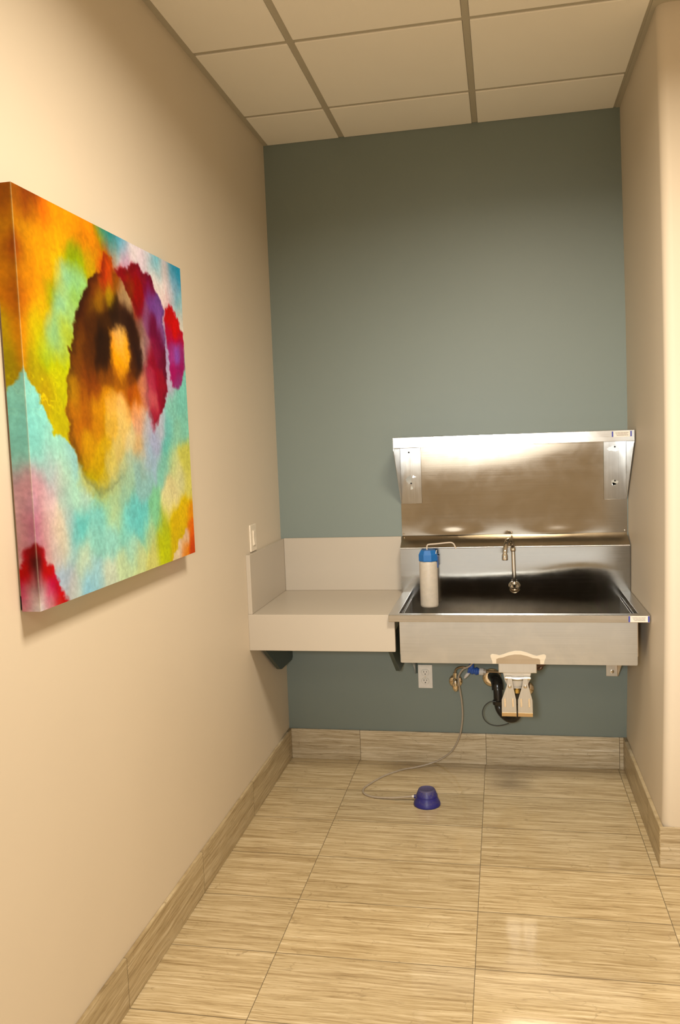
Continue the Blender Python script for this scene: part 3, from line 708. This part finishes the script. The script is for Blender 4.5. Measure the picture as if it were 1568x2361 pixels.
def shelf_bracket(xp0, xp1, xf0, xf1, smears, screws):
    z0 = 1.262 if xp0 < 1 else 1.259
    br = obj('bracket', prism(B(), [(-0.0075, z0), (-0.0075, 1.527), (-0.243, 1.527), (-0.243, 1.515)], 'x', xp0, xp1), M['zinc'], r)
    obj('bracket_flange', boxbm(xf0, xf1, -0.0095, -0.0068, z0, 1.524, 0.0010), M['steel_grey'], br)
    for pts, m in smears:
        obj('adhesive_smear', prism(B(), pts, 'y', -0.0105, -0.0094), M[m], br, label='whitish smear of adhesive')
    for (x, z) in screws:
        obj('screw', screw_bm((x, -0.0096, z), 0.0042, 0.002), M['dark'], br, label='dark screw hole')
def ragged(cx, cz, rx, rz, seed, n=26, amp=0.35):
    rr = random.Random(seed); out = []
    for k in range(n):
        a = 2*PI*k/n; f = 1+amp*math.sin(3*a+seed)*rr.uniform(0.3, 1)+amp*0.5*rr.uniform(-1, 1)
        out.append((cx+rx*f*math.cos(a), cz+rz*f*math.sin(a)))
    return out
shelf_bracket(0.5995, 0.6015, 0.6015, 0.6985, [(ragged(0.642, 1.492, 0.026, 0.010, 1, amp=0.2), 'smear'), (ragged(0.663, 1.388, 0.008, 0.005, 2), 'smear'), (ragged(0.652, 1.335, 0.006, 0.008, 9), 'smear_dull'), (ragged(0.640, 1.375, 0.013, 0.018, 5), 'smear_dull')], [(0.643, 1.503), (0.650, 1.357)])
shelf_bracket(1.6200, 1.6220, 1.5230, 1.6200, [(ragged(1.566, 1.488, 0.024, 0.014, 4, amp=0.3), 'smear'), (ragged(1.570, 1.335, 0.015, 0.012, 7, amp=0.3), 'smear_dull'), (ragged(1.566, 1.329, 0.009, 0.006, 8), 'smear')], [(1.572, 1.496), (1.571, 1.343)])
sticker(r, 1.530, 1.6105, 1.5415, 1.5655, sy-0.0002)

# ================================================================== FAUCET
r = thing('gooseneck_faucet', 'chrome gooseneck faucet with a ball flange on the sink splash', 'faucet', (1.116, -0.10, 0.877))
obj('flange', lathe(B(), [(0.0285, -0.0008), (0.0285, -0.004), (0.0270, -0.010), (0.0235, -0.018), (0.0175, -0.026), (0.010, -0.031), (0.004, -0.0325)], (1.116, -0.0995, 0.877), 'y', 40), M['chrome'], r, smooth=True)
obj('spout_base', lathe(B(), [(0.0125, 0.893), (0.0125, 0.903), (0.0105, 0.906)], (1.1155, -0.127, 0.0), 'z', 28), M['chrome'], r, smooth=True)
bm = tube(B(), [(1.1160, -0.127, 0.880), (1.1153, -0.127, 0.93), (1.1146, -0.127, 0.98), (1.1138, -0.127, 1.03), (1.1132, -0.127, 1.050)], 0.0088, 20, 4)
obj('riser', bm, M['chrome'], r, smooth=True)
bm = tube(B(), [(1.1132, -0.127, 1.046), (1.1127, -0.1275, 1.064), (1.1085, -0.135, 1.085), (1.099, -0.152, 1.0985), (1.0885, -0.175, 1.0965), (1.081, -0.198, 1.080), (1.0775, -0.214, 1.057), (1.0765, -0.220, 1.038)], 0.0098, 20, 8)
obj('gooseneck', bm, M['chrome'], r, smooth=True)
obj('collar', lathe(B(), [(0.0108, 1.044), (0.0118, 1.047), (0.0118, 1.055), (0.0108, 1.058)], (1.1131, -0.127, 0), 'z', 28), M['chrome_warm'], r, smooth=True)
obj('aerator', lathe(B(), [(0.0105, 1.046), (0.0130, 1.040), (0.0135, 1.022), (0.0128, 1.018), (0.008, 1.018)], (1.0763, -0.221, 0), 'z', 28), M['chrome'], r, smooth=True)

# ================================================================== SOAP BOTTLE hung on the splash
bx, by = 0.7325, -0.155
r = thing('soap_bottle', 'milky white soap bottle with blue lid and bent tube hung inside the sink', 'bottle', (bx, by, 0.797))
rb = 0.0415
obj('bottle_body', lathe(B(), [(0.030, 0.7975), (0.0365, 0.799), (0.0402, 0.803), (rb, 0.810), (rb, 0.90), (rb, 0.995), (0.0405, 1.003), (0.0375, 1.009), (0.036, 1.012)], (bx, by, 0), 'z', 48), M['milky'], r, smooth=True)
bm = B()
def octa(rad, z, off=PI/8): return [(bx+rad*math.cos(off+k*PI/4), by+rad*math.sin(off+k*PI/4), z) for k in range(8)]
rings = [octa(0.0435, 1.010), octa(0.0450, 1.014), octa(0.0450, 1.040), octa(0.0345, 1.060), octa(0.010, 1.0615)]
R_ = [[bm.verts.new(c) for c in rg] for rg in rings]
for i in range(len(R_)-1):
    for k in range(8): bm.faces.new((R_[i][k], R_[i][(k+1) % 8], R_[i+1][(k+1) % 8], R_[i+1][k]))
bm.faces.new(R_[0]); bm.faces.new(R_[-1])
lid = obj('lid', bm, M['lidblue'], r)
obj('dispensing_tube', tube(B(), [(0.7285, -0.160, 1.055), (0.7285, -0.160, 1.072), (0.7310, -0.160, 1.0815), (0.7400, -0.160, 1.0850), (0.770, -0.160, 1.0870), (0.828, -0.160, 1.0920), (0.8440, -0.160, 1.0900), (0.8525, -0.160, 1.0815), (0.8590, -0.160, 1.0640)], 0.0034, 12, 8), M['tubemetal'], r, smooth=True)
bm = B(); box(bm, bx+rb-0.001, bx+rb+0.004, by-0.008, by+0.030, 0.978, 1.030, 0.001); box(bm, bx+0.012, bx+rb+0.004, by+0.030, -0.1025, 0.985, 1.020, 0.001)
obj('wall_clip', bm, M['clipblue'], r)
obj('lid_strap', tube(B(), [(bx+0.040, by-0.012, 1.059), (bx+0.0385, by-0.022, 1.052), (bx+0.0375, by-0.030, 1.045)], 0.0017, 8, 4), M['white'], r)

# ================================================================== FOOT PUMP and its hose
r = thing('foot_pump', 'small navy blue dome foot pump standing on the tiled floor', 'foot pump', (0.725, -0.475, 0.0))
obj('bellows', lathe(B(), [(0.0565, 0.001), (0.0580, 0.004), (0.0572, 0.009), (0.0525, 0.020), (0.0465, 0.034), (0.0450, 0.0395), (0.0462, 0.0415), (0.0455, 0.0445), (0.0420, 0.052), (0.0372, 0.064), (0.0345, 0.0690), (0.0310, 0.0705), (0.0285, 0.0680), (0.0160, 0.0655), (0.004, 0.0650)], (0.725, -0.475, 0), 'z', 56), M['navy'], r, smooth=True)
obj('base_disc', lathe(B(), [(0.0545, 0.0), (0.0570, 0.0015), (0.050, 0.003)], (0.725, -0.475, 0), 'z', 48), M['clipblue'], r)
obj('hose_barb', tube(B(), [(0.690, -0.4505, 0.022), (0.674, -0.4495, 0.022), (0.658, -0.4490, 0.021)], 0.0052, 12, 3), M['white'], r, smooth=True)
bm = lathe(B(), [(0.0085, 0.667), (0.0085, 0.677)], (0, -0.4497, 0.022), 'x', 20); obj('barb_boss', bm, M['navy'], r, smooth=True)
o = obj('air_hose', tube(B(), [(0.934, -0.130, 0.600), (0.928, -0.130, 0.545), (0.905, -0.128, 0.513), (0.876, -0.120, 0.497), (0.855, -0.112, 0.465), (0.852, -0.106, 0.430), (0.862, -0.090, 0.344), (0.8645, -0.072, 0.270), (0.859, -0.068, 0.210), (0.845, -0.064, 0.150), (0.811, -0.062, 0.085), (0.758, -0.066, 0.043), (0.700, -0.075, 0.020), (0.640, -0.090, 0.008), (0.575, -0.120, 0.0045), (0.497, -0.205, 0.0042), (0.440, -0.315, 0.0042), (0.4285, -0.365, 0.0042), (0.443, -0.408, 0.0044), (0.490, -0.437, 0.0055), (0.560, -0.448, 0.010), (0.620, -0.4495, 0.016), (0.6572, -0.449, 0.021)], 0.0040, 12, 8), M['hose'], None, smooth=True, origin=(0.76, -0.2, 0.0))
tag(o, 'clear thin air hose trailing from under the sink to the blue pump', 'hose')

# ================================================================== OUTLET
r = thing('wall_outlet', 'white duplex power outlet on the teal wall under the sink', 'outlet', (0.688, 0.0, 0.368))
obj('cover_plate', boxbm(0.6535, 0.7225, -0.0065, 0.0, 0.3680, 0.4825, 0.0025), M['white'], r)
for z in (0.4455, 0.4040):
    pts = []
    for k in range(40):
        a = 2*PI*k/40
        pts.append((0.688+0.0170*math.cos(a), z+max(-0.0138, min(0.0138, 0.0170*math.sin(a)))))
    rc = obj('receptacle', prism(B(), pts, 'y', -0.0090, -0.006), M['white'], r)
    for dx, h in ((-0.0065, 0.0042), (0.0065, 0.0034)):
        obj('slot', boxbm(0.688+dx-0.0012, 0.688+dx+0.0012, -0.0094, -0.0085, z+0.001-h+0.003, z+0.001+h+0.003), M['dark'], rc)
    bm = lathe(B(), [(0.0026, -0.0094), (0.0026, -0.0085)], (0.688, 0, z-0.0072), 'y', 16); obj('ground_hole', bm, M['dark'], rc)
    bm = B()
    ring = prism(bm, [(0.688+(x-0.688)*1.09, z+(zz-z)*1.09) for x, zz in pts], 'y', -0.0068, -0.0062)
    obj('receptacle_gap', bm, M['smear_dull'], rc)
obj('screw', screw_bm((0.688, -0.0065, 0.4248), 0.0032, 0.0012), M['chrome'], r)

# ================================================================== PLUMBING under the sink
r = thing('stop_valve', 'chrome wall stop valve with oval handle under the sink', 'valve', (0.836, 0.0, 0.40))
obj('escutcheon', lathe(B(), [(0.0335, 0), (0.0330, -0.003), (0.0280, -0.008), (0.014, -0.0115), (0.012, -0.012)], (0.833, 0.0, 0.404), 'y', 40), M['chrome_warm'], r, smooth=True)
obj('valve_body', lathe(B(), [(0.010, -0.010), (0.010, -0.045), (0.0135, -0.047), (0.0135, -0.066), (0.009, -0.070)], (0.836, 0.0, 0.425), 'y', 24), M['chrome'], r, smooth=True)
obj('outlet_nut', lathe(B(), [(0.0085, 0.430), (0.0085, 0.448), (0.0105, 0.449), (0.0105, 0.461), (0.006, 0.463)], (0.833, -0.057, 0.0), 'z', 8), M['chrome'], r)
h = obj('handle', ellipsoid(B(), (0.836, -0.082, 0.403), 0.0150, 0.007, 0.026), M['chrome_warm'], r, smooth=True)
obj('handle_boss', ellipsoid(B(), (0.836, -0.087, 0.418), 0.0085, 0.006, 0.017), M['chrome'], h, smooth=True)

r = thing('supply_pipe', 'bronze-coloured supply pipe wrapped in blue tape running behind the sink apron', 'pipe', (0.95, -0.08, 0.48))
obj('pipe', tube(B(), [(0.833, -0.057, 0.458), (0.838, -0.062, 0.476), (0.852, -0.070, 0.489), (0.875, -0.078, 0.494), (0.905, -0.080, 0.488), (0.935, -0.080, 0.479), (0.972, -0.080, 0.4755), (1.00, -0.088, 0.4775), (1.04, -0.10, 0.479), (1.09, -0.105, 0.481), (1.14, -0.11, 0.486)], 0.0056, 14, 6), M['pipe'], r, smooth=True)
bt = obj('blue_tape', tube(B(), [(0.896, -0.080, 0.484), (0.912, -0.080, 0.480), (0.930, -0.080, 0.477), (0.950, -0.080, 0.475)], 0.017, 18, 8, radii=lambda t: 0.0165+0.0022*math.sin(t*19)), M['bluetape'], r, smooth=True)
obj('blue_tape', tube(B(), [(0.906, -0.084, 0.484), (0.914, -0.084, 0.515), (0.918, -0.084, 0.60)], 0.0125, 16, 6, radii=lambda t: 0.012+0.0015*math.sin(t*25)), M['bluetape'], r, smooth=True)
obj('white_tape', tube(B(), [(0.947, -0.080, 0.4755), (0.957, -0.080, 0.4745), (0.966, -0.080, 0.4735)], 0.0172, 18, 4), M['whitetape'], r, smooth=True)
obj('clear_sleeve', tube(B(), [(0.966, -0.080, 0.4735), (0.978, -0.080, 0.472)], 0.0145, 18, 3), M['hose'], r, smooth=True)
obj('white_tag', tube(B(), [(0.901, -0.085, 0.470), (0.890, -0.088, 0.460), (0.878, -0.090, 0.445)], 0.007, 10, 4, radii=lambda t: 0.0035+0.005*math.sin(PI*min(1, t*0.9+0.1))), M['whitetape'], r, smooth=True)

r = thing('drain_trap', 'black plastic drain trap curving from wall to sink behind the pedals', 'drain pipe', (1.06, 0.0, 0.29))
obj('escutcheon', lathe(B(), [(0.046, 0), (0.0455, -0.003), (0.040, -0.009), (0.029, -0.012), (0.027, -0.012)], (1.004, 0.0, 0.424), 'y', 40), M['chrome_warm'], r, smooth=True)
obj('trap_pipe', tube(B(), [(1.004, -0.004, 0.430), (1.012, -0.04, 0.437), (1.022, -0.085, 0.438), (1.029, -0.112, 0.420), (1.031, -0.120, 0.385), (1.032, -0.122, 0.345), (1.038, -0.128, 0.315), (1.056, -0.145, 0.293), (1.082, -0.172, 0.286), (1.106, -0.196, 0.300), (1.117, -0.206, 0.330), (1.118, -0.208, 0.375), (1.118, -0.208, 0.45), (1.118, -0.208, 0.649)], 0.0205, 24, 6), M['black'], r, smooth=True)
obj('elbow', tube(B(), [(1.010, -0.030, 0.437), (1.020, -0.075, 0.440), (1.028, -0.108, 0.428), (1.0305, -0.118, 0.400)], 0.0268, 24, 6), M['black'], r, smooth=True)
obj('slip_nut', lathe(B(), [(0.0225, 0.332), (0.0262, 0.335), (0.0262, 0.352), (0.0225, 0.355)], (1.032, -0.122, 0), 'z', 12), M['black'], r)
obj('slip_nut', lathe(B(), [(0.0225, 0.345), (0.0262, 0.348), (0.0262, 0.368), (0.0225, 0.371)], (1.118, -0.208, 0), 'z', 12), M['black'], r)
o = obj('cable_tie', tube(B(), [(1.022, -0.155, 0.357), (0.996, -0.154, 0.355), (0.971, -0.150, 0.334), (0.960, -0.150, 0.304), (0.966, -0.150, 0.272), (0.988, -0.150, 0.250), (1.020, -0.150, 0.242), (1.052, -0.158, 0.249), (1.077, -0.166, 0.260)], 0.0024, 10, 8), M['tie'], None, smooth=True, origin=(1.02, -0.15, 0.24))
tag(o, 'thin dark cable tie looped loosely around the black drain trap', 'cable tie')

r = thing('copper_pipe', 'dark copper pipes rising to the sink beside the knee valve', 'pipe', (1.165, 0.0, 0.372))
obj('escutcheon', lathe(B(), [(0.0335, 0), (0.0330, -0.003), (0.0280, -0.008), (0.014, -0.0115), (0.012, -0.012)], (1.166, 0.0, 0.374), 'y', 40), M['chrome_warm'], r, smooth=True)
obj('pipe', tube(B(), [(1.166, -0.010, 0.374), (1.166, -0.045, 0.378), (1.167, -0.075, 0.400), (1.168, -0.10, 0.46), (1.172, -0.17, 0.515), (1.190, -0.25, 0.541), (1.212, -0.285, 0.550), (1.2225, -0.285, 0.560), (1.2235, -0.275, 0.590), (1.2235, -0.270, 0.6480)], 0.0085, 18, 6), M['copper'], r, smooth=True)
obj('pipe', tube(B(), [(1.140, -0.345, 0.560), (1.175, -0.335, 0.566), (1.212, -0.318, 0.574), (1.235, -0.310, 0.580), (1.2440, -0.305, 0.592), (1.2450, -0.300, 0.615), (1.2450, -0.300, 0.6480)], 0.0085, 18, 6), M['copper'], r, smooth=True)

# ================================================================== KNEE VALVE with two pedals
r = thing('knee_valve', 'twin-paddle stainless knee valve hanging under the front edge of the sink', 'knee valve', (1.115, -0.56, 0.43))
obj('housing', boxbm(1.040, 1.1925, -0.566, -0.40, 0.6075, 0.6485, 0.003), M['zinc'], r)
for x in (1.048, 1.185): obj('screw', ellipsoid(B(), (x, -0.560, 0.6475), 0.0055, 0.005, 0.0022, 14, 8), M['chrome'], r, smooth=True)
pts = [(1.056, 0.6075), (1.060, 0.601), (1.064, 0.572), (1.070, 0.558), (1.084, 0.548), (1.144, 0.548), (1.158, 0.558), (1.164, 0.572), (1.168, 0.601), (1.172, 0.6075)]
obj('neck_plate', prism(B(), pts, 'y', -0.548, -0.540, 0.001), M['zinc'], r)
bm = lathe(B(), [(0.0058, 1.0665), (0.0058, 1.167)], (0, -0.560, 0.5845), 'x', 20)
hp = obj('hinge_pin', bm, M['chrome_warm'], r, smooth=True)
obj('hinge_barrel', lathe(B(), [(0.0060, 1.0925), (0.0072, 1.094), (0.0072, 1.138), (0.0060, 1.1395)], (0, -0.560, 0.5815), 'x', 20), M['zinc'], hp, smooth=True)
for a, b in ((1.0675, 1.0905), (1.1405, 1.1655)):
    obj('hinge_barrel', lathe(B(), [(0.0060, a), (0.0076, a+0.001), (0.0076, b-0.001), (0.0060, b)], (0, -0.560, 0.5855), 'x', 20), M['chrome_warm'], hp, smooth=True)
for cx, s in ((1.0815, -1), (1.1435, 1)):
    def mir(p): return [(cx+(x if s > 0 else x), z) for x, z in p]
    ct = cx+0.0035*(1 if s < 0 else -1)*0
    cb = 1.0795 if s < 0 else 1.1440
    def P_(dx, z, c): return (c+dx, z)
    outl = [P_(-0.0085, 0.588, cx+0.0035*(-s)*-1*0+ (0.0035 if s < 0 else 0.0025)), P_(0.0085, 0.588, cx+(0.0035 if s < 0 else 0.0025)), P_(0.0120, 0.556, cx+(0.0035 if s < 0 else 0.0025)), P_(0.0290, 0.4985, cb), P_(0.0295, 0.446, cb), P_(-0.0295, 0.446, cb), P_(-0.0290, 0.4985, cb), P_(-0.0120, 0.556, cx+(0.0035 if s < 0 else 0.0025))]
    lv = obj('paddle', prism(B(), outl, 'y', -0.5735, -0.5710, 0.0008), M['zinc'], r)
    bm = B()   # bent-back foot of the paddle
    sec = [(-0.5735, 0.446), (-0.5710, 0.4290), (-0.5685, 0.4290), (-0.5710, 0.446)]
    prism(bm, sec, 'x', cb-0.0295, cb+0.0295, 0.0007)
    obj('paddle_toe', bm, M['zinc_edge'], lv, label='bent toe of the paddle with painted tan reflection')  # the floor's tan reflection is put into the toe's colour
    for dx in (-0.0158, 0.0158):
        pp = []
        for k in range(24):
            a = 2*PI*k/24
            pp.append((cb+dx+0.0036*math.cos(a), 0.4875+0.0036*math.sin(a)+(0.0150 if math.sin(a) > 0 else -0.0150)))
        obj('embossed_rib', prism(B(), pp, 'y', -0.5755, -0.5730, 0.0010), M['chrome_warm'], lv)
    obj('screw', ellipsoid(B(), (cx+(0.0025 if s < 0 else 0.002), -0.575, 0.5545), 0.0072, 0.004, 0.0072, 18, 10), M['chrome'], lv, smooth=True)
obj('valve_button', lathe(B(), [(0.012, 0.538), (0.017, 0.543), (0.0195, 0.552), (0.0195, 0.563), (0.016, 0.571), (0.010, 0.575)], (1.1130, -0.527, 0), 'z', 28), M['white'], r, smooth=True)
obj('valve_stem', lathe(B(), [(0.0120, 0.515), (0.0120, 0.530), (0.0085, 0.531), (0.0085, 0.540)], (1.1130, -0.527, 0), 'z', 6), M['brass'], r)
bm = boxbm(1.095, 1.131, -0.54, -0.50, 0.536, 0.610); obj('valve_body', bm, M['zinc'], r)

# ================================================================== LIGHT
def area(name, loc, rot, sx, sy, power, col, spread=180):
    l = bpy.data.lights.new(name, 'AREA'); l.shape = 'RECTANGLE'; l.size = sx; l.size_y = sy
    l.energy = power; l.color = col; l.spread = math.radians(spread)
    o = bpy.data.objects.new(name, l); COL.objects.link(o); o.location = loc; o.rotation_euler = rot
    return o
WARM = (1.0, 0.87, 0.68)
area('ceiling_troffer_lamp', (1.29, -2.30, H-0.015), (0, 0, 0), 0.52, 0.52, 65, WARM, 164)
area('ceiling_troffer_lamp', (1.29, -5.2, H-0.015), (0, 0, 0), 0.54, 1.14, 31, WARM, 175)

# added area lamps behind the camera: one for the steel's reflection, one low fill
FILL = (1.0, 0.94, 0.84)
area('fill_lamp', (0.82, REAR+0.03, 1.42), (math.radians(90), 0, 0), 2.0, 0.50, 6.6, FILL)
area('fill_lamp', (1.5, -4.6, 0.40), (math.radians(90), 0, 0), 2.8, 0.50, 5.5, (0.97, 1.0, 0.98))
# the photographer's flash beside the lens: white, a narrow head aimed low into the alcove
fl = bpy.data.lights.new('flash', 'SPOT'); fl.energy = 175; fl.color = (0.96, 1.0, 1.0)
fl.spot_size = math.radians(52); fl.spot_blend = 1.0; fl.shadow_soft_size = 0.10
fo = bpy.data.objects.new('flash', fl); COL.objects.link(fo); fo.location = (0.90, -3.93, 1.60)
fo.rotation_euler = (Vector((1.08, 0, 1.1))-fo.location).to_track_quat('-Z', 'Y').to_euler()

w = bpy.data.worlds.new('room_world'); bpy.context.scene.world = w; w.use_nodes = True
w.node_tree.nodes['Background'].inputs[0].default_value = (1.0, 0.85, 0.65, 1)
w.node_tree.nodes['Background'].inputs[1].default_value = 0.02

# ================================================================== CAMERA
cam = bpy.data.cameras.new('camera'); co = bpy.data.objects.new('camera', cam); COL.objects.link(co)
yaw, pitch, roll = CAM_YPR
F = Vector((-math.sin(yaw)*math.cos(pitch), math.cos(yaw)*math.cos(pitch), math.sin(pitch)))
R = Vector((math.cos(yaw), math.sin(yaw), 0)); U = R.cross(F)
R2 = math.cos(roll)*R+math.sin(roll)*U; U2 = -math.sin(roll)*R+math.cos(roll)*U
m = Matrix(((R2.x, U2.x, -F.x, CAM_LOC[0]), (R2.y, U2.y, -F.y, CAM_LOC[1]), (R2.z, U2.z, -F.z, CAM_LOC[2]), (0, 0, 0, 1)))
co.matrix_world = m
cam.sensor_fit = 'VERTICAL'; cam.sensor_height = 36.0; cam.sensor_width = 36.0
cam.lens = 36.0*CAM_F/2361.0
cam.clip_start = 0.02
bpy.context.scene.camera = co
vs_ = bpy.context.scene.view_settings
vs_.view_transform = 'Standard'; vs_.look = 'None'; vs_.exposure = 0.0; vs_.gamma = 1.0
